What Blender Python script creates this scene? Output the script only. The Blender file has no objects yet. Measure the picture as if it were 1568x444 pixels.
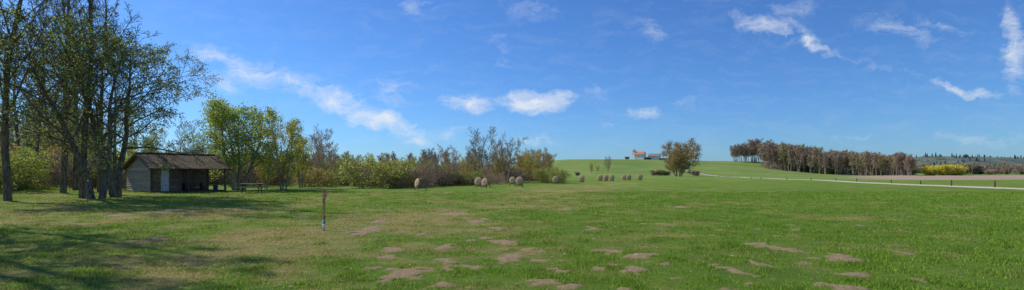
import bpy, math, random
import numpy as np
from mathutils import Vector, Matrix
random.seed(7); RNG=np.random.default_rng(7)
S=bpy.context.scene
F=784.0; HZ=265.0; CAMH=1.7
# ------------------------------------------------------------------ helpers
def vnoise(x,y,seed=0):
    x=np.asarray(x,float); y=np.asarray(y,float)
    xi=np.floor(x); yi=np.floor(y); fx=x-xi; fy=y-yi
    def h(a,b):
        s=np.sin(a*127.1+b*311.7+seed*74.7)*43758.5453
        return s-np.floor(s)
    sx=fx*fx*(3-2*fx); sy=fy*fy*(3-2*fy)
    return (h(xi,yi)*(1-sx)+h(xi+1,yi)*sx)*(1-sy)+(h(xi,yi+1)*(1-sx)+h(xi+1,yi+1)*sx)*sy
def fbm(x,y,seed=0,o=4):
    t=0;a=.5;s=0
    for i in range(o):
        t=t+a*vnoise(x*2**i,y*2**i,seed+i);s+=a;a*=.5
    return t/s
def sstep(a,b,x):
    t=np.clip((np.asarray(x,float)-a)/(b-a),0,1); return t*t*(3-2*t)
def height(x,y):
    x=np.asarray(x,float); y=np.asarray(y,float)
    st=240+np.maximum(0,x-100)*.6
    h=14.3*sstep(0,240,y-st)*sstep(-80,60,x)*(1-sstep(300,450,x))
    r=np.sqrt(x*x+y*y)
    h=h+1.3*(fbm(x/60,y/60,5,2)-.5)*sstep(70,200,r)*(1-sstep(900,1500,r))
    h=h+.10*(fbm(x/3.,y/3.,9,3)-.5)*(1-sstep(60,120,r))
    h=h+.7*sstep(-14,-40,x)*(1-sstep(60,90,y))*(fbm(x/9,y/9,3,2))
    return h
def H(x,y): return float(height(x,y))
def gp(px,D): return ((px-784)/F*D, D)
def newmesh(name,verts,faces,mats=(),midx=None,smooth=False):
    m=bpy.data.meshes.new(name); m.from_pydata(verts,[],faces)
    for a in mats: m.materials.append(a)
    if midx is not None: m.polygons.foreach_set('material_index',midx)
    if smooth: m.polygons.foreach_set('use_smooth',[True]*len(m.polygons))
    m.update(); return m
def addobj(name,data,loc=(0,0,0),rot=(0,0,0),sc=1,parent=None):
    o=bpy.data.objects.new(name,data); S.collection.objects.link(o)
    o.location=loc;o.rotation_euler=rot
    o.scale=(sc,sc,sc) if not hasattr(sc,'__len__') else sc
    if parent: o.parent=parent
    return o
# ------------------------------------------------------------------ materials
def mat(name):
    m=bpy.data.materials.new(name);m.use_nodes=True
    nt=m.node_tree;nt.nodes.clear();return m,nt
def N(nt,t,**k):
    n=nt.nodes.new(t)
    for a,b in k.items(): setattr(n,a,b)
    return n
def noise(nt,scale,detail=4,vec=None,rough=.55):
    n=N(nt,'ShaderNodeTexNoise');n.inputs['Scale'].default_value=scale;n.inputs['Detail'].default_value=detail;n.inputs['Roughness'].default_value=rough
    if vec is not None: nt.links.new(vec,n.inputs['Vector'])
    return n.outputs['Fac']
def mapr(nt,v,a,b,c=0,d=1,clamp=True):
    n=N(nt,'ShaderNodeMapRange');n.clamp=clamp
    n.inputs[1].default_value=a;n.inputs[2].default_value=b;n.inputs[3].default_value=c;n.inputs[4].default_value=d
    nt.links.new(v,n.inputs[0]);return n.outputs[0]
def mix(nt,f,a,b,mode='MIX'):
    n=N(nt,'ShaderNodeMixRGB');n.blend_type=mode
    for i,v in enumerate((f,a,b)):
        if isinstance(v,(int,float)): n.inputs[i].default_value=v
        elif isinstance(v,tuple): n.inputs[i].default_value=(*v,1) if len(v)==3 else v
        else: nt.links.new(v,n.inputs[i])
    return n.outputs[0]
def math2(nt,op,a,b=0.0):
    n=N(nt,'ShaderNodeMath',operation=op)
    for i,v in enumerate((a,b)):
        if isinstance(v,(int,float)): n.inputs[i].default_value=v
        else: nt.links.new(v,n.inputs[i])
    return n.outputs[0]
def finish(nt,col,rough=.9,bump=None,bs=.3,bd=.02,spec=.15):
    b=N(nt,'ShaderNodeBsdfPrincipled');o=N(nt,'ShaderNodeOutputMaterial')
    b.inputs['Roughness'].default_value=rough;b.inputs['Specular IOR Level'].default_value=spec
    if isinstance(col,tuple): b.inputs['Base Color'].default_value=(*col,1)
    else: nt.links.new(col,b.inputs['Base Color'])
    if bump is not None:
        n=N(nt,'ShaderNodeBump');n.inputs['Strength'].default_value=bs;n.inputs['Distance'].default_value=bd
        nt.links.new(bump,n.inputs['Height']);nt.links.new(n.outputs[0],b.inputs['Normal'])
    nt.links.new(b.outputs[0],o.inputs[0]);return b
def simple(name,c1,c2,scale=5,rough=.85,bs=.3):
    m,nt=mat(name);tc=N(nt,'ShaderNodeTexCoord').outputs['Object']
    f=noise(nt,scale,5,tc);finish(nt,mix(nt,mapr(nt,f,.35,.65),c1,c2),rough,f,bs);return m
def bark(name,c1,c2):
    m,nt=mat(name);tc=N(nt,'ShaderNodeTexCoord').outputs['Object']
    mp=N(nt,'ShaderNodeMapping');mp.inputs['Scale'].default_value=(6,6,1.5);nt.links.new(tc,mp.inputs[0])
    f=noise(nt,2,2,mp.outputs[0])
    c=mix(nt,mapr(nt,f,.35,.65),c1,c2);d=N(nt,'ShaderNodeBsdfDiffuse');nt.links.new(c,d.inputs[0])
    nt.links.new(d.outputs[0],N(nt,'ShaderNodeOutputMaterial').inputs[0]);return m
def leafm(name,c1,c2,tr=.4,scale=.7):
    m,nt=mat(name)
    tc=N(nt,'ShaderNodeTexCoord').outputs['Object'];oi=N(nt,'ShaderNodeObjectInfo').outputs['Random']
    f=noise(nt,scale,2,tc);g=noise(nt,9,1,tc)
    s=math2(nt,'ADD',math2(nt,'MULTIPLY',f,.6),math2(nt,'MULTIPLY',g,.4))
    s=math2(nt,'ADD',s,math2(nt,'MULTIPLY',math2(nt,'SUBTRACT',oi,.5),.25))
    c=mix(nt,mapr(nt,s,.36,.64),c1,c2)
    o=N(nt,'ShaderNodeOutputMaterial')
    d=N(nt,'ShaderNodeBsdfDiffuse');nt.links.new(c,d.inputs[0])
    if tr<=0: nt.links.new(d.outputs[0],o.inputs[0]);return m
    t=N(nt,'ShaderNodeBsdfTranslucent');nt.links.new(c,t.inputs[0])
    mx=N(nt,'ShaderNodeMixShader');mx.inputs[0].default_value=tr
    nt.links.new(d.outputs[0],mx.inputs[1]);nt.links.new(t.outputs[0],mx.inputs[2])
    nt.links.new(mx.outputs[0],o.inputs[0]);return m
BK_DARK=bark('bark_dark',(.085,.068,.046),(.25,.20,.14))
BK_GREY=bark('bark_grey',(.20,.17,.13),(.40,.35,.27))
BK_BRN=bark('bark_brown',(.25,.19,.13),(.46,.36,.26))
BK_FAR=bark('bark_far',(.25,.195,.155),(.42,.33,.265))
LF_SPR=leafm('leaf_spring',(.23,.30,.07),(.40,.46,.14))
LF_LIME=leafm('leaf_willow',(.29,.38,.05),(.48,.56,.11))
LF_YEL=leafm('leaf_birch',(.36,.37,.03),(.58,.54,.06))
LF_OCH=leafm('leaf_ochre',(.37,.29,.085),(.58,.47,.16))
LF_BRN=leafm('twig_buds',(.31,.23,.15),(.48,.37,.24),.25)
LF_FAR=leafm('twig_far',(.27,.205,.15),(.44,.34,.245),0)
LF_BUSH=leafm('leaf_bush',(.25,.32,.05),(.44,.50,.11))
LF_FAROL=leafm('leaf_far_olive',(.30,.29,.11),(.44,.42,.17),0)
LF_RAPE=leafm('leaf_yellow_far',(.58,.54,.06),(.78,.70,.09),.3)
LF_CON=leafm('hazed_conifer_needles',(.065,.10,.09),(.12,.155,.13),0)  # far needles: distance haze mixed into the bluish colour
# ------------------------------------------------------------------ trees
class TB:
    def __init__(s): s.v=[];s.f=[];s.m=[]
    def tube(s,pts,rad,sides):
        b=len(s.v);n=len(pts)
        for i,p in enumerate(pts):
            t=(pts[min(i+1,n-1)]-pts[max(i-1,0)])
            a=t.cross(Vector((.31,.77,.13)) if abs(t.z)>abs(t.x) else Vector((0,.1,1)));a.normalize()
            c=t.cross(a);c.normalize()
            for k in range(sides):
                an=6.2832*k/sides
                s.v.append(p+(a*math.cos(an)+c*math.sin(an))*rad[i])
        for i in range(n-1):
            for k in range(sides):
                k2=(k+1)%sides
                s.f.append((b+i*sides+k,b+i*sides+k2,b+(i+1)*sides+k2,b+(i+1)*sides+k));s.m.append(0)
    def leaf(s,p,sz):
        a=Vector((random.gauss(0,1),random.gauss(0,1),random.gauss(0,1)));a.normalize()
        c=a.cross(Vector((random.gauss(0,1),random.gauss(0,1),random.gauss(0,1))));c.normalize()
        sz*=random.uniform(.6,1.3);b=len(s.v)
        s.v+= [p-a*sz*.5,p+c*sz*.3,p+a*sz*.5,p-c*sz*.3];s.f.append((b,b+1,b+2,b+3));s.m.append(1)
def rv(): return Vector((random.gauss(0,1),random.gauss(0,1),random.gauss(0,1)))
def grow(T,P,p,d,L,r,lev):
    lv=P['lv'];sp=lv[lev];ns=sp['seg'];pts=[p.copy()];rad=[r];ds=[d.copy()]
    for i in range(ns):
        d=(d+rv()*sp['wig']+Vector((0,0,1))*sp['up']).normalized()
        p=p+d*(L/ns);pts.append(p.copy());ds.append(d.copy());rad.append(max(P['minr'],r*(1-(i+1)/ns*.88)))
    T.tube(pts,rad,sp['sides'])
    if lev+1<len(lv):
        cs=lv[lev+1];n=cs['n'];a0=random.uniform(0,6.28)
        for k in range(n):
            t=cs['t0']+(1-cs['t0'])*(k+random.random())/n
            q=min(t*ns,ns-1e-4);i=int(q);fr=q-i
            pp=pts[i].lerp(pts[i+1],fr);dd=ds[i+1];rr=rad[i]*(1-fr)+rad[i+1]*fr
            a0+=2.4+random.uniform(-.5,.5)
            e=dd.cross(Vector((1,0,.01)) if abs(dd.x)<.8 else Vector((0,1,0)));e.normalize();g=dd.cross(e)
            an=math.radians(cs['ang']*random.uniform(.7,1.3))
            nd=dd*math.cos(an)+(e*math.cos(a0)+g*math.sin(a0))*math.sin(an)
            if lev==0:
                tt=(t-cs['t0'])/(1-cs['t0']);pr=P.get('prof','round')
                f={'round':.35+.65*math.sin(math.pi*min(1,tt*.8+.25)),'taper':1-.75*tt,'vase':.95-.35*tt,'even':.8-.25*tt}[pr]
            else: f=1.1-.6*t
            cl=L*cs['ratio']*f*random.uniform(.75,1.25)
            grow(T,P,pp,nd.normalized(),cl,max(P['minr'],min(rr*.7,rr*cs.get('rr',.55))),lev+1)
    if lev>=P['leaflev']:
        ln=P['leafn'] if lev==len(lv)-1 else P['leafn']/2
        ln=int(ln)+(random.random()<ln-int(ln))
        for _ in range(ln):
            q=random.uniform(.15,1)*ns;i=min(int(q),ns-1)
            T.leaf(pts[i].lerp(pts[i+1],q-i)+rv()*P['lsp'],P['ls'])
def make_tree(name,seed,P,mats):
    random.seed(seed);T=TB();n=P.get('stems',1)
    for k in range(n):
        a=6.28*k/n+random.uniform(-.4,.4);sp=P.get('spread',0)
        base=Vector((math.cos(a),math.sin(a),0))*P.get('br',0)*random.uniform(.4,1)
        d=Vector((math.cos(a)*sp,math.sin(a)*sp,1))
        d=(d+rv()*.05).normalized()
        h=P['h']*(random.uniform(.75,1) if n>1 else 1)
        base.z=-.25
        grow(T,P,base,d,h,P['r']*(random.uniform(.7,1) if n>1 else 1),0)
    m=newmesh(name,T.v,T.f,mats,T.m)
    zs=max(v.z for v in T.v);m['top']=zs
    return m
def L(n=0,ang=0,ratio=0,t0=0,wig=.1,up=.05,seg=4,sides=4,**k):
    d=dict(n=n,ang=ang,ratio=ratio,t0=t0,wig=wig,up=up,seg=seg,sides=sides);d.update(k);return d
M={}
tall=dict(h=17,r=.19,minr=.010,leaflev=3,leafn=.45,ls=.09,lsp=.08,prof='taper',
  lv=[L(wig=.05,up=.05,seg=12,sides=8),L(20,36,.27,.26,.08,.10,7,5,rr=.42),L(8,38,.42,.2,.12,.06,5,3),L(6,38,.42,.15,.15,.02,3,3),L(3,40,.5,.1,.15,0,2,3)])
for i in range(3):
    M['tall%d'%i]=make_tree('tall_tree',11+i,tall,[BK_DARK,LF_SPR])
arch=dict(h=10.5,r=.2,minr=.010,leaflev=3,leafn=2.7,ls=.10,lsp=.12,prof='round',stems=2,spread=.2,br=.3,
  lv=[L(wig=.07,up=.03,seg=11,sides=8),L(14,54,.54,.25,.09,.01,7,5,rr=.5),L(8,42,.42,.2,.12,-.03,5,4),L(6,40,.42,.15,.15,-.06,3,3),L(3,40,.5,.1,.15,-.05,2,3)])
M['arch']=make_tree('arching_tree',31,arch,[BK_DARK,LF_SPR])
will=dict(h=7.6,r=.17,minr=.012,leaflev=2,leafn=6,ls=.14,lsp=.22,prof='round',stems=4,spread=.38,br=.3,
  lv=[L(wig=.08,up=.03,seg=8,sides=6),L(13,42,.36,.2,.1,.03,5,4,rr=.5),L(7,42,.45,.2,.12,0,4,3),L(6,42,.5,.15,.15,0,3,3)])
M['willow']=make_tree('willow_tree',41,will,[BK_GREY,LF_LIME])
bir=dict(h=8,r=.11,minr=.011,leaflev=2,leafn=3.2,ls=.14,lsp=.18,prof='round',stems=3,spread=.18,br=.3,
  lv=[L(wig=.05,up=.04,seg=9,sides=6),L(14,40,.28,.15,.1,.06,5,4,rr=.45),L(6,42,.45,.2,.12,0,4,3),L(6,42,.5,.15,.15,-.02,2,3)])
M['birch0']=make_tree('birch_tree',51,bir,[BK_GREY,LF_YEL]);M['birch1']=make_tree('birch_tree',52,bir,[BK_GREY,LF_YEL])
bare=dict(h=8,r=.12,minr=.015,leaflev=3,leafn=1.2,ls=.12,lsp=.12,prof='even',stems=3,spread=.20,br=.3,
  lv=[L(wig=.06,up=.03,seg=8,sides=5),L(12,34,.36,.2,.09,.06,5,4,rr=.5),L(7,36,.45,.2,.12,.03,4,3),L(5,36,.5,.15,.15,.02,2,3)])
M['bare0']=make_tree('bare_tree',61,bare,[BK_BRN,LF_BRN]);M['bare1']=make_tree('bare_tree',62,bare,[BK_BRN,LF_BRN])
bare2=dict(bare);bare2.update(leafn=.5,prof='even',stems=2,spread=.07,h=9)
M['thin']=make_tree('slender_tree',63,bare2,[BK_GREY,LF_BRN])
och=dict(bare);och.update(leaflev=2,leafn=2.1,ls=.2,lsp=.2)
M['ochre0']=make_tree('alder_tree',71,och,[BK_BRN,LF_OCH]);M['ochre1']=make_tree('alder_tree',72,och,[BK_BRN,LF_YEL])
M['olive']=make_tree('alder_tree',73,och,[BK_GREY,LF_SPR])
bush=dict(h=2.6,r=.04,minr=.012,leaflev=1,leafn=5,ls=.13,lsp=.15,prof='round',stems=12,spread=.55,br=.8,
  lv=[L(wig=.12,up=.02,seg=5,sides=4),L(9,40,.42,.1,.12,.03,3,3,rr=.6),L(6,40,.5,.1,.15,0,2,3)])
M['bushg']=make_tree('green_bush',81,bush,[BK_BRN,LF_BUSH])
M['busho']=make_tree('ochre_bush',82,bush,[BK_BRN,LF_OCH])
bb=dict(bush);bb.update(leafn=2,ls=.1)
M['bushb']=make_tree('bare_bush',83,bb,[BK_BRN,LF_BRN])
big=dict(h=15,r=.4,minr=.055,leaflev=2,leafn=3.3,ls=.42,lsp=.55,prof='vase',stems=7,spread=.45,br=2.2,
  lv=[L(wig=.06,up=.03,seg=8,sides=5),L(14,42,.40,.10,.1,.05,5,4,rr=.5),L(8,40,.42,.2,.12,.02,4,3),L(6,40,.45,.15,.15,0,2,3)])
M['linden']=make_tree('linden_tree',91,big,[BK_BRN,leafm('leaf_linden',(.32,.24,.09),(.50,.40,.16))])
far=dict(h=15,r=.22,minr=.07,leaflev=2,leafn=1.6,ls=.45,lsp=.45,prof='even',stems=2,spread=.10,br=.6,
  lv=[L(wig=.05,up=.03,seg=7,sides=5),L(12,34,.27,.35,.1,.08,4,3,rr=.45),L(6,38,.42,.2,.12,.03,3,3),L(4,38,.45,.15,.15,.02,2,3)])
for i in range(3): M['far%d'%i]=make_tree('far_tree',101+i,far,[BK_FAR,LF_FAR])
M['farg']=make_tree('far_tree',105,far,[BK_FAR,LF_FAROL])
fy=dict(bush);fy.update(h=5,ls=.5,lsp=.4,leafn=4,minr=.04)
M['rape']=make_tree('yellow_tree',106,fy,[BK_FAR,LF_RAPE])
M['farbush']=make_tree('far_bush',107,fy,[BK_FAR,LF_FAR]);M['farbushg']=make_tree('far_bush',108,fy,[BK_FAR,LF_FAROL])
random.seed(5);T=TB();T.tube([Vector((0,0,0)),Vector((0,0,7)),Vector((0,0,14))],[.3,.2,.03],5)
for k in range(500):
    z=random.uniform(1.2,14);r=(14.3-z)/13*3.4*random.uniform(.2,1);a=random.uniform(0,6.28)
    T.leaf(Vector((math.cos(a)*r,math.sin(a)*r,z-r*.3)),1.3)
M['conifer']=newmesh('conifer',T.v,T.f,[BK_DARK,LF_CON],T.m);M['conifer']['top']=14
random.seed(99)
def place(kind,px,D,h,name=None,parent=None,w=1,rot=None):
    x,y=gp(px,D);m=M[kind];s=h/m['top']
    return addobj(name or m.name.split('.')[0],m,(x,y,H(x,y)-.03),(0,0,random.uniform(0,6.28) if rot is None else rot),(s*w,s*w,s),parent)
for k,px,D,h in [('tall0',97,36,19),('tall1',116,40,20),('tall2',126,32,18.5),('tall0',152,38,17),('tall1',12,29,19),
                 ('tall2',52,50,19),('tall1',70,58,20),('tall2',30,60,20),('tall0',176,46,14.5)]:
    place(k,px,D,h,'tall_tree')
place('arch',150,31,11.2,'arching_tree',rot=.8)
place('arch',178,34,12.2,'arching_tree',rot=2.)
# woods beyond the left edge of the view
for x,y,k,h in [(-19.5,15.2,'tall0',17),(-23,18.5,'tall2',18),(-20,10.5,'tall1',16),(-25,14,'arch',12),(-33,23,'tall1',18),(-22,6,'tall2',16),(-17,12.2,'tall2',15)]:
    o=addobj('tall_tree',M[k],(x,y,H(x,y)),(0,0,random.uniform(0,6)),h/M[k]['top'])
place('willow',365,50,9.6,w=1.06)
place('birch0',434,49,7.9);place('birch1',408,53,6.0);place('birch1',460,55,6.8);place('olive',338,58,5.5)
place('bare0',486,75,9.0);place('bare1',474,80,8.0);place('bare1',505,84,6.8)
place('thin',732,84,9.4);place('thin',747,86,9.8);place('bare0',776,88,9.,w=.9);place('thin',724,90,8);place('bare1',765,92,8)
for px in (795,803,812,820,829,836): place(random.choice(['ochre0','bare1','ochre0']),px+random.uniform(-3,3),random.uniform(105,120),random.uniform(7.0,8.4),'alder_tree')
place('bare1',683,84,6.6);place('ochre0',690,86,5.8)
place('linden',1038,245,19.5,w=1.0)
place('bare1',931,300,10);place('ochre1',906,290,6.5);place('ochre0',915,300,5)
th=addobj('thicket',None)
def inst(kind,px,D,h,par,w=1): place(kind,px,D,h,'tree_'+kind,par,w)
for i in range(115):
    px=random.uniform(215,705);D=random.uniform(58,100)
    k=random.choice(['busho','bushb','bushb','bushg','busho','bushb','bushb']);inst(k,px,D,random.uniform(2.2,4.3),th,1.2)
for i in range(80):
    px=random.uniform(230,850);D=random.uniform(80,140)
    k=random.choice(['ochre0','ochre1','bare0','bare1','ochre0','olive']);inst(k,px,D,random.uniform(.038,.064)*D,th,1.1)
for i in range(40):
    px=random.uniform(690,850);D=random.uniform(90,125)
    k=random.choice(['busho','bushb','bushb']);inst(k,px,D,random.uniform(2.2,3.6),th,1.3)
for i in range(55):
    px=random.uniform(480,760);D=random.uniform(70,85);inst(random.choice(['bushb','busho','bushb']),px,D,random.uniform(1.0,2.2),th,1.3)
uw=addobj('woodland_edge',None)
for i in range(55):
    px=random.uniform(-120,215);D=random.uniform(46,90)
    k=random.choice(['bushg','bushb','bushg','busho']);inst(k,px,D,random.uniform(2.5,5.),uw,1.1)
for i in range(36):
    px=random.uniform(-120,330);D=random.uniform(70,120)
    k=random.choice(['olive','bare0','thin','ochre1','bare1']);inst(k,px,D,random.uniform(.07,.12)*D,uw)
for i in range(16):
    px=random.uniform(-60,225);D=random.uniform(58,80)
    inst(random.choice(['thin','bare0','bare1','olive']),px,D,random.uniform(.11,.19)*D,uw,.85)
for i in range(14):
    px=random.uniform(-150,62);D=random.uniform(35,44);inst(random.choice(['bushg','bushg','bushb']),px,D,random.uniform(2,3.8),uw)
place('bushg',703,72,2.6,'round_bush',w=1.5);place('bushg',852,84,2.9,'round_bush');place('bushg',840,88,3.0,'round_bush')
for px,hh,k in((1002,3.2,'farbush'),(1012,3.6,'farbushg'),(1020,2.8,'farbush'),(884,2.2,'farbush'),(1066,3,'farbush')): place(k,px,262,hh,'hedge_bush')
dw=addobj('distant_woods',None)
for i in range(100):
    px=random.uniform(-200,850);D=random.uniform(140,210);inst(random.choice(['far0','far1','far2','farg']),px,D,random.uniform(8,10.),dw)
fo=addobj('forest',None)
for i in range(340):
    px=random.uniform(1168,1396);t=(px-1168)/228;D0=385-95*t;D=D0+random.random()**1.3*80
    hh=(21-8.5*t)*random.uniform(.8,1.1)
    inst(random.choice(['far0','far1','far2','far0','farg']),px,D,hh,fo,1.05)
for i in range(50):
    px=random.uniform(1168,1396);t=(px-1168)/228;D0=388-95*t
    inst(random.choice(['farbush','farbush','farbushg']),px,D0+random.uniform(5,40),random.uniform(2,5),fo,1.3)
for i in range(34):
    px=random.uniform(1122,1190);inst(random.choice(['far0','far1','far2']),px,random.uniform(490,540),(15+8*math.sin((px-1122)/68*3.1))*random.uniform(.75,1.1),fo,1.2)
ym=addobj('yellow_trees',None)
for i in range(16):
    inst('rape',random.uniform(1413,1468),random.uniform(300,315),random.uniform(5.2,7.),ym,.9)
dh=addobj('distant_wooded_hill',None)
# ------------------------------------------------------------------ ground
soil_list=[(558,354,17,7),(587,339,12,3),(594,382,13,4),(622,417,21,10),(683,377,14,4),(741,366,10,3),(770,371,15,3),(787,395,22,8),(823,434,17,6),
(725,341,11,3),(700,328,18,2.5),(648,359,12,3),(742,406,12,4),(820,382,8,4),(907,408,15,4),(935,385,10,2),(980,392,25,4),(960,413,14,6),(1006,405,8,6),(1113,411,12,8),
(1163,403,12,4),(1180,380,17,5),(1298,395,18,4),(1390,388,20,4),(1270,438,22,5),(1215,398,8,5),(1158,423,10,4),(1040,317,12,2),(230,368,18,4),(258,325,22,3),
(180,331,12,2),(608,392,10,3),(672,438,8,6),(1310,418,16,4),(860,440,10,4),(690,410,6,3),(760,352,8,2),(905,350,8,2)]
SO=[]
for px,py,rx,ry in soil_list:
    D=CAMH*F/(py-HZ);X=(px-784)/F*D;SO.append((X,D,rx/F*D*1.0,max(.24,ry*D*D/(CAMH*F)),1.15 if px<900 else 1.0))
r2=np.random.default_rng(3)
for i in range(80):
    y=r2.uniform(7,30);x=r2.uniform(-.55,.9)*y
    SO.append((x,y,r2.uniform(.10,.24),r2.uniform(.09,.22),.8))
def soil(x,y):
    s=np.zeros_like(x)
    wx=x+(fbm(x*2.1,y*2.1,71,4)-.5)*.9;wy=y+(fbm(x*2.1,y*2.1,81,4)-.5)*1.0
    for a,b,rx,ry,st in SO:
        k=(np.abs(x-a)<rx*3+.5)&(np.abs(y-b)<ry*3+.5)
        if k.any():
            q=np.sqrt(((wx[k]-a)/rx)**2+((wy[k]-b)/ry)**2)
            s[k]=np.maximum(s[k],(1.5-q)*st)
    n=fbm(x*4.5,y*4.5,21,4)
    return np.clip((s-.36+(n-.5)*2.3)*2.0,0,1)*(s>0)
def dry(x,y):
    ax,ay,bx,by=-6.5,12,19,92
    t=np.clip(((x-ax)*(bx-ax)+(y-ay)*(by-ay))/((bx-ax)**2+(by-ay)**2),0,1)
    d=np.hypot(x-(ax+t*(bx-ax)),y-(ay+t*(by-ay)))
    band=np.exp(-(d/(5.5))**2)*.62
    left=.38*sstep(3,-5,x)*(1-sstep(18,60,y))
    n=fbm(x*.35,y*.35,33,4);n2=fbm(x*1.3,y*1.3,44,3)
    return np.clip(np.maximum(band,left)+.08+(n-.5)*1.2+(n2-.5)*1.3,0,1)
def axis(lo,hi,step,far,g):
    a=list(np.arange(lo,hi,step));s=step;p=a[-1];up=[]
    while p<far: s=min(s*g,220);p+=s;up.append(p)
    s=step;p=lo;dn=[]
    while p>-far: s=min(s*g,220);p-=s;dn.append(p)
    return np.array(dn[::-1]+a+up)
xs=axis(-16,17,.10,6000,1.055)
s=.09;ys=[5.0]
while ys[-1]<6000:
    if ys[-1]>18: s=min(s*1.032,200)
    ys.append(ys[-1]+s)
back=[4.,2.5,0,-4,-10,-20,-40,-80,-200,-600,-2000,-5000]
ys=np.array(back[::-1]+ys)
X,Y=np.meshgrid(xs,ys);nx=len(xs);ny=len(ys)
xf=X.ravel();yf=Y.ravel();so=soil(xf,yf)
Z=height(xf,yf)+so*.025
co=np.stack([xf,yf,Z],1)
idx=np.arange(nx*ny).reshape(ny,nx)
fa=np.stack([idx[:-1,:-1],idx[:-1,1:],idx[1:,1:],idx[1:,:-1]],-1).reshape(-1,4)
def npmesh(name,co,fa,attr=None,smooth=False,mats=()):
    m=bpy.data.meshes.new(name);k=fa.shape[1]
    m.vertices.add(len(co));m.vertices.foreach_set('co',co.astype(np.float32).ravel())
    m.loops.add(fa.size);m.loops.foreach_set('vertex_index',fa.astype(np.int32).ravel())
    m.polygons.add(len(fa));m.polygons.foreach_set('loop_start',np.arange(0,fa.size,k,dtype=np.int32))
    for a in mats: m.materials.append(a)
    if smooth: m.polygons.foreach_set('use_smooth',np.ones(len(fa),bool))
    m.update(calc_edges=True)
    if attr is not None:
        a=m.attributes.new('zone','FLOAT_COLOR','POINT');a.data.foreach_set('color',attr.astype(np.float32).ravel())
    m.validate();return m
brown=sstep(95,130,xf)*sstep(0,10,yf-(.10*xf+125))*(1-sstep(0,30,yf-290))*(1-sstep(0,25,(0.62*yf+25)-xf))
crop=np.clip(sstep(150,230,yf)*sstep(-40,20,xf),0,1)*(1-brown)
zone=np.stack([so,dry(xf,yf)*(1-crop*.8),brown,crop],1)
GM,nt=mat('meadow_ground')
at=N(nt,'ShaderNodeAttribute',attribute_name='zone');sep=N(nt,'ShaderNodeSeparateColor');nt.links.new(at.outputs['Color'],sep.inputs[0])
tc=N(nt,'ShaderNodeTexCoord').outputs['Object']
n1=noise(nt,.9,8,tc,.65);n2=noise(nt,7,6,tc,.7);n3=noise(nt,.08,4,tc);n4=noise(nt,28,4,tc,.7);n5=noise(nt,.35,8,tc,.7)
green=mix(nt,mapr(nt,n2,.35,.65),(.115,.215,.024),(.23,.36,.042))
green=mix(nt,mapr(nt,n3,.4,.62,0,.4),green,(.30,.35,.06))
green=mix(nt,mapr(nt,n5,.42,.60,0,.7),green,(.10,.20,.022))
green=mix(nt,mapr(nt,n4,.4,.62,0,.45),green,(.09,.15,.02))
straw=mix(nt,mapr(nt,n2,.35,.65),(.28,.23,.075),(.45,.37,.15))
dr=math2(nt,'ADD',sep.outputs[1],math2(nt,'MULTIPLY',math2(nt,'SUBTRACT',n1,.5),1.7))
c=mix(nt,mapr(nt,dr,.2,.9,0,.88),green,straw)
cropc=mix(nt,mapr(nt,noise(nt,.02,6,tc,.7),.38,.62),(.12,.215,.035),(.23,.31,.075))
cropc=mix(nt,mapr(nt,noise(nt,.25,6,tc,.75),.4,.65,0,.5),cropc,(.10,.16,.035))
mpc=N(nt,'ShaderNodeMapping');mpc.inputs['Rotation'].default_value=(0,0,.25);mpc.inputs['Scale'].default_value=(.004,.07,1);nt.links.new(tc,mpc.inputs[0])
cropc=mix(nt,mapr(nt,noise(nt,1,6,mpc.outputs[0],.6),.45,.65,0,.5),cropc,(.26,.29,.10))
c=mix(nt,at.outputs['Alpha'],c,cropc)
soilc=mix(nt,mapr(nt,n4,.35,.65),(.36,.245,.15),(.62,.45,.29))
soilc=mix(nt,mapr(nt,n2,.45,.65,0,.6),soilc,(.30,.225,.11))
c=mix(nt,mapr(nt,sep.outputs[0],.1,.8,0,.95),c,soilc)
c=mix(nt,sep.outputs[2],c,mix(nt,n3,(.34,.25,.18),(.42,.32,.235)))
finish(nt,c,.95,math2(nt,'ADD',n2,n4),1.0,.08,.1)
addobj('ground',npmesh('ground',co,fa,zone,True,[GM]))
# ------------------------------------------------------------------ grass blades (one object)
NB=640000
u=RNG.random(NB);a0,a1=5.2**.5,46**.5
by=(a0+u*(a1-a0))**2;bx=(RNG.random(NB)*2-1)*(by*1.08+1.5)
sv=soil(bx,by);dv=dry(bx,by);cl=fbm(bx*2.2,by*2.2,60,4)
keep=(RNG.random(NB)>sv*1.3)&(RNG.random(NB)<np.clip((cl-.30)*3.8,.12,1))
bx=bx[keep];by=by[keep];dv=dv[keep];cl=cl[keep];n=len(bx)
bz=height(bx,by)
hh=RNG.uniform(.02,.055,n)*(0.45+3.0*np.clip(cl-.4,0,1))*(1-.35*dv)*(1+by/60)
ww=.0045*(1+by/12)
an=RNG.random(n)*6.283;le=RNG.uniform(.2,1.0,n)*hh;la=RNG.random(n)*6.283
p0=np.stack([bx+np.cos(an)*ww,by+np.sin(an)*ww,bz-.005],1);p1=np.stack([bx-np.cos(an)*ww,by-np.sin(an)*ww,bz-.005],1)
p2=np.stack([bx+np.cos(la)*le,by+np.sin(la)*le,bz+hh],1)
bco=np.stack([p0,p1,p2],1).reshape(-1,3);bfa=np.arange(n*3).reshape(-1,3)
t=np.clip(dv+RNG.normal(0,.28,n)-.12,0,1)[:,None]
g=np.array([.195,.335,.036])*(1-t)+np.array([.49,.40,.16])*t
g=g*RNG.uniform(.6,1.4,(n,1))*(1.35-.9*np.clip(cl-.3,0,.6)[:,None]);col=np.concatenate([g,np.ones((n,1))],1).repeat(3,0)
BM,nt=mat('grass_blades');at=N(nt,'ShaderNodeAttribute',attribute_name='zone')
d=N(nt,'ShaderNodeBsdfDiffuse');tr=N(nt,'ShaderNodeBsdfTranslucent');mx=N(nt,'ShaderNodeMixShader');mx.inputs[0].default_value=.38
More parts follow.
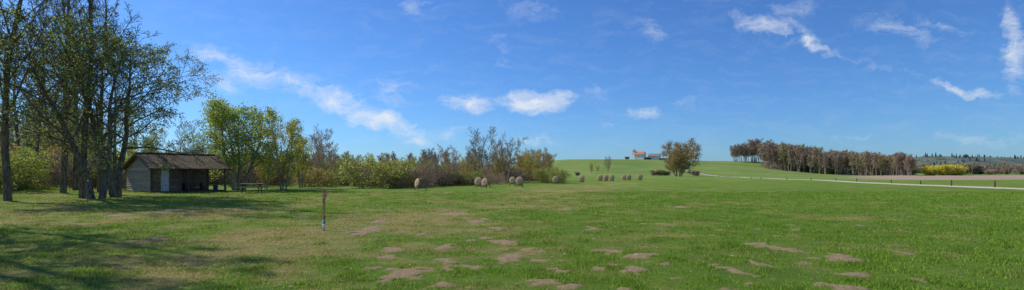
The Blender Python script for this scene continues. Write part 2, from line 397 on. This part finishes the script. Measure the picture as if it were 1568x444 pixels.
nt.links.new(at.outputs['Color'],d.inputs[0]);nt.links.new(at.outputs['Color'],tr.inputs[0]);nt.links.new(d.outputs[0],mx.inputs[1]);nt.links.new(tr.outputs[0],mx.inputs[2])
nt.links.new(mx.outputs[0],N(nt,'ShaderNodeOutputMaterial').inputs[0])
addobj('grass',npmesh('grass',bco,bfa,col,False,[BM]))
def scatter(name,cnt,sz,z,m,x0,x1,seed):
    r=np.random.default_rng(seed);y=r.uniform(6,26,cnt);x=r.uniform(x0,x1,cnt)*y;a=r.random(cnt)*6.28;s=sz*r.uniform(.6,1.3,cnt);zz=height(x,y)+z
    k=np.arange(5)*1.2566;P=np.stack([x[:,None]+np.cos(a[:,None]+k)*s[:,None],y[:,None]+np.sin(a[:,None]+k)*s[:,None],zz[:,None]+r.uniform(-.01,.012,(cnt,5))],-1).reshape(-1,3)
    addobj(name,npmesh(name,P,np.arange(cnt*5).reshape(-1,5),None,False,[m]))
scatter('daisies',60,.013,.05,simple('daisy_petal',(.7,.7,.66),(.78,.78,.74)),-.1,.8,4)
scatter('fallen_leaves',900,.028,.03,simple('dead_leaf',(.20,.13,.07),(.34,.24,.14)),-1.0,.1,6)
# ------------------------------------------------------------------ road
def ribbon(name,pts,w,lift,m):
    P=[];n=len(pts)
    for i in range(n-1):
        for k in range(14):
            t=k/14
            p0=pts[max(i-1,0)];p1=pts[i];p2=pts[i+1];p3=pts[min(i+2,n-1)]
            P.append(tuple(.5*(2*p1[j]+(p2[j]-p0[j])*t+(2*p0[j]-5*p1[j]+4*p2[j]-p3[j])*t*t+(3*p1[j]-p0[j]-3*p2[j]+p3[j])*t**3) for j in(0,1)))
    P.append(pts[-1]);V=[];Fc=[]
    for i,p in enumerate(P):
        q=P[min(i+1,len(P)-1)];r=P[max(i-1,0)];d=Vector((q[0]-r[0],q[1]-r[1]));d.normalize();nn=Vector((-d.y,d.x))
        for k in range(5):
            o=(k/4-.5)*w;x=p[0]+nn.x*o;y=p[1]+nn.y*o;V.append((x,y,H(x,y)+lift+(.03 if k in(1,2,3) else -.12)))
        if i:
            for k in range(4):
                b=(i-1)*5+k;Fc.append((b,b+1,b+6,b+5))
    return addobj(name,newmesh(name,V,Fc,[m],None,True))
RD=simple('gravel_road_surface',(.36,.33,.27),(.52,.47,.39),1.5,.95)
rpts=[(48,20),(52,40),(54.5,55),(59,74),(67.5,102),(79,138),(91,185),(101,235),(106,268),(108,300),(112,335)]
ribbon('gravel_road',rpts,3.1,.06,RD)
# ------------------------------------------------------------------ boxes helper
class BX:
    def __init__(s): s.v=[];s.f=[];s.c=[]
    def add(s,c,sz,rot=None,col=None):
        b=len(s.v);c=Vector(c);r=col if col is not None else random.random()
        for z in(-.5,.5):
            for x,y in((-.5,-.5),(.5,-.5),(.5,.5),(-.5,.5)):
                v=Vector((x*sz[0],y*sz[1],z*sz[2]))
                if rot is not None: v=rot@v
                s.v.append(c+v);s.c.append(r)
        for q in((0,3,2,1),(4,5,6,7),(0,1,5,4),(1,2,6,5),(2,3,7,6),(3,0,4,7)): s.f.append(tuple(b+i for i in q))
    def beam(s,a,b,w,d=None):
        a=Vector(a);b=Vector(b);q=(b-a).to_track_quat('Z','Y').to_matrix();s.add((a+b)/2,(w,d or w,(b-a).length),q)
    def obj(s,name,m,parent=None,loc=(0,0,0),rot=(0,0,0)):
        me=newmesh(name,s.v,s.f,[m]);a=me.attributes.new('tone','FLOAT','POINT');a.data.foreach_set('value',s.c)
        return addobj(name,me,loc,rot,1,parent)
def wood(name,c1,c2,moss=None,dirt=(.05,.04,.03)):
    m,nt=mat(name);tc=N(nt,'ShaderNodeTexCoord').outputs['Object'];at=N(nt,'ShaderNodeAttribute',attribute_name='tone').outputs['Fac']
    c=mix(nt,at,c1,c2);f=noise(nt,6,6,tc,.7);g=noise(nt,1.3,4,tc)
    c=mix(nt,mapr(nt,f,.4,.7,0,.55),c,dirt)
    if moss: c=mix(nt,mapr(nt,g,.45,.6,0,.7),c,moss)
    finish(nt,c,.85,f,.4,.02);return m
W_WALL=wood('weathered_boards',(.46,.36,.25),(.70,.59,.45));W_DARK=wood('dark_timber',(.11,.08,.055),(.20,.15,.10))
W_MID=wood('shaded_brown_boards',(.17,.115,.07),(.27,.19,.12))  # hut walls behind the gable: their shade is painted in as darker brown
W_ROOF=wood('mossy_shingles',(.10,.065,.045),(.21,.15,.10),(.10,.08,.035))
W_DOOR=wood('door_paint',(.60,.57,.50),(.70,.67,.60))
# hut: boarded room on the left, open lean-to on posts on the right
cx,cy=gp(232,41);hut=addobj('wooden_hut',None,(cx,cy,H(cx,cy)-.02),(0,0,math.radians(55)))
LW,LT,WD=2.1,5.4,5.2;RY,RZ=2.2,3.2;FZ,FY=1.92,-.8;BZ,BY=1.85,5.55
def roofz(y): return FZ+(RZ-FZ)*(y-FY)/(RY-FY) if y<RY else BZ+(RZ-BZ)*(BY-y)/(BY-RY)
b=BX();z=.12
while z<3.0:
    zz=z+.09
    y0=0.0;y1=WD
    if zz+.1>roofz(0): y0=FY+(zz+.12-FZ)/(RZ-FZ)*(RY-FY)
    if zz+.1>roofz(WD): y1=BY-(zz+.12-BZ)/(RZ-BZ)*(BY-RY)
    y0=max(y0,0);y1=min(y1,WD)
    if y1-y0>.2:
        R_=Matrix.Rotation(math.radians(random.uniform(9,15)),3,'Y')
        m_=y0+(y1-y0)*random.uniform(.35,.65)
        for q0,q1 in((y0,m_-.004),(m_+.004,y1)): b.add((-.02+random.uniform(-.012,.012),(q0+q1)/2,zz),(.03,q1-q0,.205),R_)
    z+=.19
b.obj('gable_wall',W_WALL,hut)
b=BX();z=.12
while z<2.0:
    for q0,q1 in ((0.02,.65),(1.25,LW)):
        b.add(((q0+q1)/2,-.0,z+.09),(q1-q0,.03,.2),Matrix.Rotation(math.radians(7),3,'X'))
    b.add((LW,1.25,z+.09),(.03,2.4,.18));b.add(((LW+LT)/2,2.55,z+.09),(LT-LW,.03,.18))
    b.add((LT/2,WD,z+.09),(LT,.03,.18))
    z+=.19
b.obj('board_walls',W_MID,hut)
b=BX();b.add((.95,.01,1.0),(.58,.04,1.8));b.obj('door',W_DOOR,hut)
b=BX();b.add((1.75,-.04,1.35),(.5,.04,.45));b.obj('window',W_DARK,hut)
b=BX()
for x,y in((0,0),(LW,0),(0,WD),(LT,WD),(LT,2.55)): b.add((x,y,1.02),(.13,.13,2.0))
for x in(LW+.35,LT+.05): b.add((x,-.55,.98),(.13,.13,1.96))
b.beam((-.3,-.55,1.96),(LT+.3,-.55,1.96),.13);b.beam((-.3,RY,RZ-.12),(LT+.3,RY,RZ-.12),.14)
for x in(LW,LT-.05): b.beam((x,-.55,1.98),(x,WD,1.98),.1)
for x,sg in((LW+.35,1),(LT+.05,-1)): b.beam((x,-.55,1.5),(x+sg*.45,-.55,1.94),.07)
b.add((3.7,1.5,.75),(1.8,.7,.05));b.add((3.7,.9,.45),(1.8,.25,.04))
for x in(3.,4.4): b.add((x,1.5,.36),(.07,.5,.7));b.add((x,.9,.22),(.06,.2,.4))
b.obj('posts_and_beams',W_DARK,hut)
b=BX();b.add((LT/2,WD/2-.2,.05),(LT+.1,WD+.4,.12));b.obj('floor_deck',W_DARK,hut)
b=BX()
for (ya,za,yb,zb) in((FY,FZ,RY,RZ),(BY,BZ,RY,RZ)):
    ln=math.hypot(yb-ya,zb-za);rows=int(ln/.24);a=math.atan2(zb-za,yb-ya)
    Rm=Matrix.Rotation(a,3,'X')
    for r in range(rows):
        t=(r+.5)/rows;x=-.4+random.uniform(-.05,.05)
        while x<LT+.35:
            w=random.uniform(.16,.34);y=ya+(yb-ya)*t;z=za+(zb-za)*t+.05+random.uniform(0,.02)
            b.add((x+w/2,y,z),(w-.012,.34,.025),Matrix.Rotation(random.uniform(-.04,.04),3,'Z')@Rm);x+=w
    for x in(-.4,LT+.4):
        b.beam((x,ya,za-.03),(x,yb,zb-.03),.05,.14)
    b.add((LT/2,(ya+yb)/2,(za+zb)/2),(LT+.7,ln,.03),Rm)
b.add((LT/2,RY,RZ+.08),(LT+.8,.3,.04))
b.obj('shingle_roof',W_ROOF,hut)
# ------------------------------------------------------------------ lathe helper
def lathe(name,prof,m,n=24,parent=None,loc=(0,0,0),rot=(0,0,0),smooth=True,sc=1):
    V=[];Fc=[]
    for r,z in prof:
        for k in range(n): V.append((r*math.cos(6.2832*k/n),r*math.sin(6.2832*k/n),z))
    for i in range(len(prof)-1):
        for k in range(n): Fc.append((i*n+k,i*n+(k+1)%n,(i+1)*n+(k+1)%n,(i+1)*n+k))
    return addobj(name,newmesh(name,V,Fc,[m],None,smooth),loc,rot,sc,parent)
BLUE=simple('blue_plastic',(.02,.06,.16),(.03,.08,.22),3,.5,.05)
x,y=gp(330,45);lathe('blue_barrel',[(0,0),(.26,0),(.29,.04),(.29,.28),(.31,.30),(.29,.32),(.29,.58),(.31,.6),(.29,.62),(.28,.86),(.25,.9),(.0,.9)],BLUE,20,None,(x,y,H(x,y)),sc=.66)
x,y=gp(386,42);pt=addobj('picnic_table',None,(x,y,H(x,y)),(0,0,.25))
b=BX()
for k in range(4): b.add((0,-.3+k*.2,.75),(1.7,.18,.04))
for s_ in(-1,1):
    for k in range(2): b.add((0,s_*(.68+k*.16),.45),(1.7,.14,.04))
b.obj('table_boards',wood('table_wood',(.30,.25,.18),(.42,.36,.27)),pt)
b=BX()
for xx in(-.6,.6):
    b.beam((xx,-.65,0),(xx,-.2,.73),.07);b.beam((xx,.65,0),(xx,.2,.73),.07);b.beam((xx,-.85,.40),(xx,.85,.40),.06);b.beam((xx,-.35,.70),(xx,.35,.70),.06)
b.obj('frame',W_DARK,pt)
x,y=gp(496,15);mp_=addobj('marker_post',None,(x,y,H(x,y)),(0,.03,-.5))
RUST=wood('rusty_post',(.50,.27,.15),(.66,.40,.24),dirt=(.2,.11,.07));WH=simple('white_paint',(.7,.7,.68),(.8,.8,.78),8,.6);RED=simple('red_paint',(.5,.05,.03),(.6,.08,.05),8,.6);TQ=simple('turquoise_paint',(.08,.35,.36),(.1,.45,.45),8,.6)
b=BX();b.add((0,0,.55),(.035,.035,1.1));b.add((0,-.03,.86),(.07,.03,.2));b.beam((-.06,0,1.08),(0,0,1.19),.025,.11);b.beam((.06,0,1.08),(0,0,1.19),.025,.11);b.add((0,0,1.03),(.08,.08,.1));b.obj('post',RUST,mp_)
lathe('hanging_ring',[(.05,-.01),(.065,0),(.05,.01),(.035,0),(.05,-.01)],RUST,16,mp_,(0,-.05,.7),(math.pi/2,0,0))
lathe('white_band',[(0,.02),(.04,.02),(.04,.2),(.0,.2)],WH,12,mp_);lathe('turquoise_band',[(.041,.2),(.041,.3),(0,.3)],TQ,12,mp_);lathe('red_band',[(0,0.36),(.038,.36),(.038,.42),(0,.42)],RED,12,mp_)
# ------------------------------------------------------------------ archery targets
ST,nt=mat('straw_target');tc=N(nt,'ShaderNodeTexCoord').outputs['Object']
ln=N(nt,'ShaderNodeVectorMath',operation='LENGTH');sp=N(nt,'ShaderNodeVectorMath',operation='MULTIPLY');sp.inputs[1].default_value=(1,1,0);nt.links.new(tc,sp.inputs[0]);nt.links.new(sp.outputs[0],ln.inputs[0])
r=ln.outputs['Value'];wv=math2(nt,'SINE',math2(nt,'MULTIPLY',r,95.));f=noise(nt,12,5,tc)
c=mix(nt,mapr(nt,f,.35,.65),(.45,.30,.155),(.60,.43,.25));c=mix(nt,mapr(nt,wv,-1,1,0,.25),c,(.26,.18,.10))
rr=math2(nt,'ADD',r,math2(nt,'MULTIPLY',math2(nt,'SUBTRACT',f,.5),.25));c=mix(nt,mapr(nt,rr,.18,.32,.7,0),c,(.22,.18,.15))
finish(nt,c,.95,wv,.4,.01)
W_STD=wood('stand_timber',(.25,.18,.11),(.36,.27,.17))
def target(px,cy_,rpx,base,yaw,disc_mat=ST):
    D=CAMH*F/(base-HZ);x,y=gp(px,D);g=H(x,y);rad=rpx/F*D;zc=CAMH-(cy_-HZ)/F*D-g
    e=addobj('archery_target',None,(x,y,g),(0,0,yaw))
    tl=math.radians(14)
    lathe('straw_disc',[(0,.0),(.5,0),(.55,.02),(.565,.06),(.565,.14),(.55,.18),(.5,.2),(0,.2)],disc_mat,36,e,(0,0,zc),(math.pi/2-tl,0,0),True,rad/.565)
    b=BX();w=rad*.62
    for s_ in(-1,1): b.beam((s_*w*1.25,-.22,0),(s_*w*.55,.14+.1,zc+rad*1.02),.07)
    b.beam((0,.95,0),(0,.22,zc+rad*.95),.07);b.beam((-w*1.25,-.16,zc-rad*1.0),(w*1.25,-.16,zc-rad*1.0),.08)
    b.beam((-w,.20,zc+rad*.75),(w,.20,zc+rad*.75),.06);b.beam((0,.6,.35),(0,-.15,zc-rad),.05)
    b.obj('stand',W_STD,e)
for a in [(640,280,6.8,291.5,-.95),(733,278,6.8,286.5,-.5),(743,279,6.3,288,-.65),(785,276.,5.4,285,-.5),(796,277.,6.6,286.5,-.45),(851,274.8,5.3,282.5,-.45),
          (891,273.6,4.8,279.8,-.5),(919,272,4.4,277.8,-.5),(928,272.2,4.4,278,-.45),(937,271.8,4.4,277.5,-.5),(956,271,4,276.3,-.5),(963,271.2,4,276.4,-.45),(980,270.8,4.5,276.3,-.5)]:
    target(*a)
# ------------------------------------------------------------------ roadside posts
b0=simple('old_post',(.07,.055,.04),(.13,.10,.08),6)
for px,D,h in [(1457,66,.85),(1523,59,.85),(1410,80,.6),(1365,90,.6),(1312,104,.7),(1280,112,.6),(1242,125,.6),(1205,140,.7),(1165,158,.7),(1130,185,.8),(1102,215,.9),(1150,170,.7)]:
    x,y=gp(px,D);lathe('fence_post',[(.0,-.1),(.09,-.1),(.08,.4*h),(.08,.93*h),(.05,h),(0,h)],b0,8,None,(x,y,H(x,y)),(random.uniform(-.06,.06),random.uniform(-.06,.06),0),False)
# ------------------------------------------------------------------ church + farm on the hill
PL=simple('white_plaster',(.80,.78,.74),(.86,.84,.80),.5);TI=simple('orange_roof_tiles',(.50,.18,.09),(.60,.25,.13),1.5);TG=simple('grey_roof',(.22,.18,.15),(.30,.25,.22),1.5);GL=simple('window_dark',(.03,.035,.04),(.05,.05,.06),2,.3)
def house(name,px,D,l,w,h,rh,roof,rot,tower=False):
    x,y=gp(px,D);e=addobj(name,None,(x,y,H(x,y)+.4),(0,0,rot))
    V=[(-l/2,-w/2,-2),(l/2,-w/2,-2),(l/2,w/2,-2),(-l/2,w/2,-2),(-l/2,-w/2,h),(l/2,-w/2,h),(l/2,w/2,h),(-l/2,w/2,h),(-l/2,0,h+rh),(l/2,0,h+rh)]
    addobj('walls',newmesh('walls',V,[(0,1,5,4),(1,2,6,9,5),(2,3,7,6),(3,0,4,8,7)],[PL]),parent=e)
    o=.3;k=rh/(w/2);V=[]
    for x_ in(-l/2-o,l/2+o):
        V+=[(x_,-w/2-o,h-k*o+.05),(x_,0,h+rh+.05),(x_,w/2+o,h-k*o+.05),(x_,-w/2-o,h-k*o+.3),(x_,0,h+rh+.3),(x_,w/2+o,h-k*o+.3)]
    addobj('roof',newmesh('roof',V,[(3,9,10,4),(4,10,11,5),(0,1,7,6),(1,2,8,7),(0,6,9,3),(2,5,11,8),(0,3,4,1),(1,4,5,2),(6,7,10,9),(7,8,11,10)],[roof]),parent=e)
    b=BX()
    nw=max(3,int(l/3))
    for i in range(nw):
        xx=-l/2+(i+.5)*l/nw
        b.add((xx,-w/2-.02,h*.5),(.5,.08,1.0));b.add((xx,w/2+.02,h*.5),(.5,.08,1.0))
    b.add((-l/2-.02,0,1.),(.08,1.,1.9));b.obj('windows_and_door',GL,e)
    if tower:
        b=BX();b.add((-l/2-1.2,0,3.4),(2.4,2.4,9.4));b.obj('tower',PL,e)
        b=BX();b.add((-l/2-1.2,-1.22,7.),(.5,.06,.9));b.add((-l/2-2.42,0,7.),(.06,.5,.9));b.obj('belfry_openings',GL,e)
        t_=Vector((-l/2-1.2,0,0));V=[(t_.x+a*1.4,c_*1.4,8.1) for a,c_ in((-1,-1),(1,-1),(1,1),(-1,1))]+[(t_.x,0,9.8)]
        addobj('spire',newmesh('spire',V,[(0,1,4),(1,2,4),(2,3,4),(3,0,4),(3,2,1,0)],[TI]),parent=e)
house('church',980,476,9,6,4.4,2.4,TI,-.6,True)
house('farmhouse',1002,480,10,7,3.0,2.3,TG,-.5)
for px in(991,995,1013,1018,960): place('farbushg' if px%2 else 'farbush',px,474,random.uniform(2.,3.4),'hedge_bush')
# ------------------------------------------------------------------ distant ridge on the right and behind
RG=simple('hazed_wooded_ridge',(.075,.11,.10),(.14,.165,.13),.02,.95)  # aerial haze is put into this bluish base colour
def ridge(name,x0,x1,yb,hmax,seed,depth,m):
    V=[];Fc=[];nx_=160;ny_=9
    for j in range(ny_):
        for i in range(nx_):
            x=x0+(x1-x0)*i/(nx_-1);y=yb+depth*(j/(ny_-1)-.0)
            e=min(1,i/20,(nx_-1-i)/20);pz=math.sin(math.pi*j/(ny_-1))
            V.append((x,y,hmax*e*pz*(.5+.75*float(fbm(x/350,seed,seed,3)))+float(vnoise(x/9,y/9,seed))*3*pz*e-1))
    for j in range(ny_-1):
        for i in range(nx_-1):
            b_=j*nx_+i;Fc.append((b_,b_+1,b_+nx_+1,b_+nx_))
    return addobj(name,newmesh(name,V,Fc,[m],None,True)),V
o,V=ridge('distant_hill',860,2700,1100,50,2.3,500,RG)
random.seed(12)
for i in range(800):
    v=V[random.randrange(0,110)+160*random.choice([1,2,3,4])]
    if v[2]<4: continue
    t=fbm(v[0]/120,v[1]/120,4,2)>.44
    addobj('hill_tree',M['conifer'] if t else M['farg'],(v[0]+random.uniform(-8,8),v[1]+random.uniform(-25,25),v[2]-5.5),(0,0,i),random.uniform(.5,1.0)*(1. if t else .85),dh)
for i in range(170):
    px=random.uniform(1395,1640);inst(random.choice(['far0','far1','farg','far2','farbush']),px,random.uniform(520,640),random.uniform(6,14),dh,1.3)
ridge('distant_hill',-2600,900,1500,26,5.1,500,RG)
# ------------------------------------------------------------------ light, sky
BEAR=math.radians(-62);EL=math.radians(40)
sv_=Vector((math.sin(BEAR)*math.cos(EL),math.cos(BEAR)*math.cos(EL),math.sin(EL)))
sl=bpy.data.lights.new('sun','SUN');sl.energy=5.0;sl.angle=math.radians(.5);sl.color=(1,.93,.82)
so_=addobj('sun',sl);so_.rotation_euler=(-sv_).to_track_quat('-Z','Y').to_euler()
W=bpy.data.worlds.new('sky');S.world=W;W.use_nodes=True;nt=W.node_tree;nt.nodes.clear()
sk=N(nt,'ShaderNodeTexSky',sky_type='NISHITA');sk.sun_disc=False;sk.sun_elevation=EL;sk.sun_rotation=BEAR%(2*math.pi)
sk.air_density=1.0;sk.dust_density=.3;sk.ozone_density=3
skc=mix(nt,1.0,sk.outputs[0],(.47,.81,1.30),'MULTIPLY')
g=N(nt,'ShaderNodeTexCoord').outputs['Generated'];sx=N(nt,'ShaderNodeSeparateXYZ');nt.links.new(g,sx.inputs[0])
yy=math2(nt,'MAXIMUM',math2(nt,'ABSOLUTE',sx.outputs[1]),.03)
U=math2(nt,'DIVIDE',sx.outputs[0],yy);Vv=math2(nt,'DIVIDE',sx.outputs[2],yy)
cv=N(nt,'ShaderNodeCombineXYZ');nt.links.new(U,cv.inputs[0]);nt.links.new(Vv,cv.inputs[1])
wn=N(nt,'ShaderNodeTexNoise');wn.inputs['Scale'].default_value=10;wn.inputs['Detail'].default_value=8;wn.inputs['Roughness'].default_value=.62;nt.links.new(cv.outputs[0],wn.inputs['Vector'])
wa=N(nt,'ShaderNodeVectorMath',operation='MULTIPLY_ADD');nt.links.new(wn.outputs['Color'],wa.inputs[0]);wa.inputs[1].default_value=(.13,.07,0)
wb=N(nt,'ShaderNodeVectorMath',operation='ADD');nt.links.new(cv.outputs[0],wb.inputs[0]);wb.inputs[1].default_value=(-.065,-.035,0);nt.links.new(wb.outputs[0],wa.inputs[2])
CL=[(340,88,75,16,14,.65),(400,110,90,20,14,.8),(455,133,80,16,18,.85),(510,150,60,20,14,1.25),(575,182,60,13,12,1.25),(625,202,50,14,18,.9),(640,216,26,6,0,.95),(690,205,40,10,0,.5),
(330,125,70,14,10,.5),(715,162,46,14,3,1.2),(815,156,56,19,0,1.45),(820,213,34,8,0,.7),(905,132,45,22,20,.4),(985,176,32,11,0,.75),(932,188,20,5,0,.5),
(765,75,25,60,0,.3),(640,5,40,12,0,.5),(605,145,50,40,40,.45),(1165,38,60,14,20,.85),(1240,60,60,10,30,.85),(1210,12,60,16,0,.45),(1380,45,90,22,20,.42),(1440,40,70,12,15,.45),
(1546,65,22,80,-12,.9),(1475,134,85,7,15,.9),(1310,90,80,12,20,.42),(1500,212,90,12,3,.4),(1050,160,40,8,0,.35),(1330,205,90,8,0,.3),(820,10,60,20,10,.35),(1000,50,50,20,30,.35)]
acc=None
for px,py,l,h,tilt,st in CL:
    m_=N(nt,'ShaderNodeMapping',vector_type='TEXTURE');m_.inputs['Location'].default_value=((px-784)/F,(HZ-py)/F,0);m_.inputs['Rotation'].default_value=(0,0,-math.radians(tilt));m_.inputs['Scale'].default_value=(l*1.3/F,h*1.5/F,1)
    nt.links.new(wa.outputs[0],m_.inputs[0]);q=N(nt,'ShaderNodeVectorMath',operation='LENGTH');nt.links.new(m_.outputs[0],q.inputs[0])
    v=mapr(nt,q.outputs['Value'],1.0,.0,0,st)
    acc=v if acc is None else math2(nt,'MAXIMUM',acc,v)
mp2=N(nt,'ShaderNodeMapping');mp2.inputs['Rotation'].default_value=(0,0,math.radians(16));mp2.inputs['Scale'].default_value=(9,34,1);nt.links.new(wa.outputs[0],mp2.inputs[0])
f1=noise(nt,1.3,10,mp2.outputs[0],.7);f2=noise(nt,20,9,wa.outputs[0],.7)
fn=math2(nt,'ADD',math2(nt,'MULTIPLY',f1,.6),math2(nt,'MULTIPLY',f2,.4))
dens=math2(nt,'ADD',acc,math2(nt,'MULTIPLY',math2(nt,'SUBTRACT',fn,.5),4.4))
dens=math2(nt,'MULTIPLY',mapr(nt,dens,.1,1.5),mapr(nt,acc,0,.5))
veil=mapr(nt,f1,.48,.85,0,.13);dens=math2(nt,'MAXIMUM',dens,veil)
dens=math2(nt,'MULTIPLY',dens,.95)
mm=mix(nt,dens,skc,(8.0,8.4,9.0))
bg=N(nt,'ShaderNodeBackground');bg.inputs['Strength'].default_value=.1;nt.links.new(mm,bg.inputs[0]);nt.links.new(bg.outputs[0],N(nt,'ShaderNodeOutputWorld').inputs[0])
S.view_settings.view_transform='Standard';S.view_settings.look='None';S.view_settings.exposure=0
cam=bpy.data.cameras.new('camera');cam.lens=18;cam.sensor_width=36;cam.shift_y=(HZ-222)/1568;cam.clip_end=20000;cam.clip_start=.1
co_=addobj('camera',cam,(0,0,CAMH),(math.pi/2,0,0));S.camera=co_
print('polys',sum(len(m.polygons) for m in bpy.data.meshes))
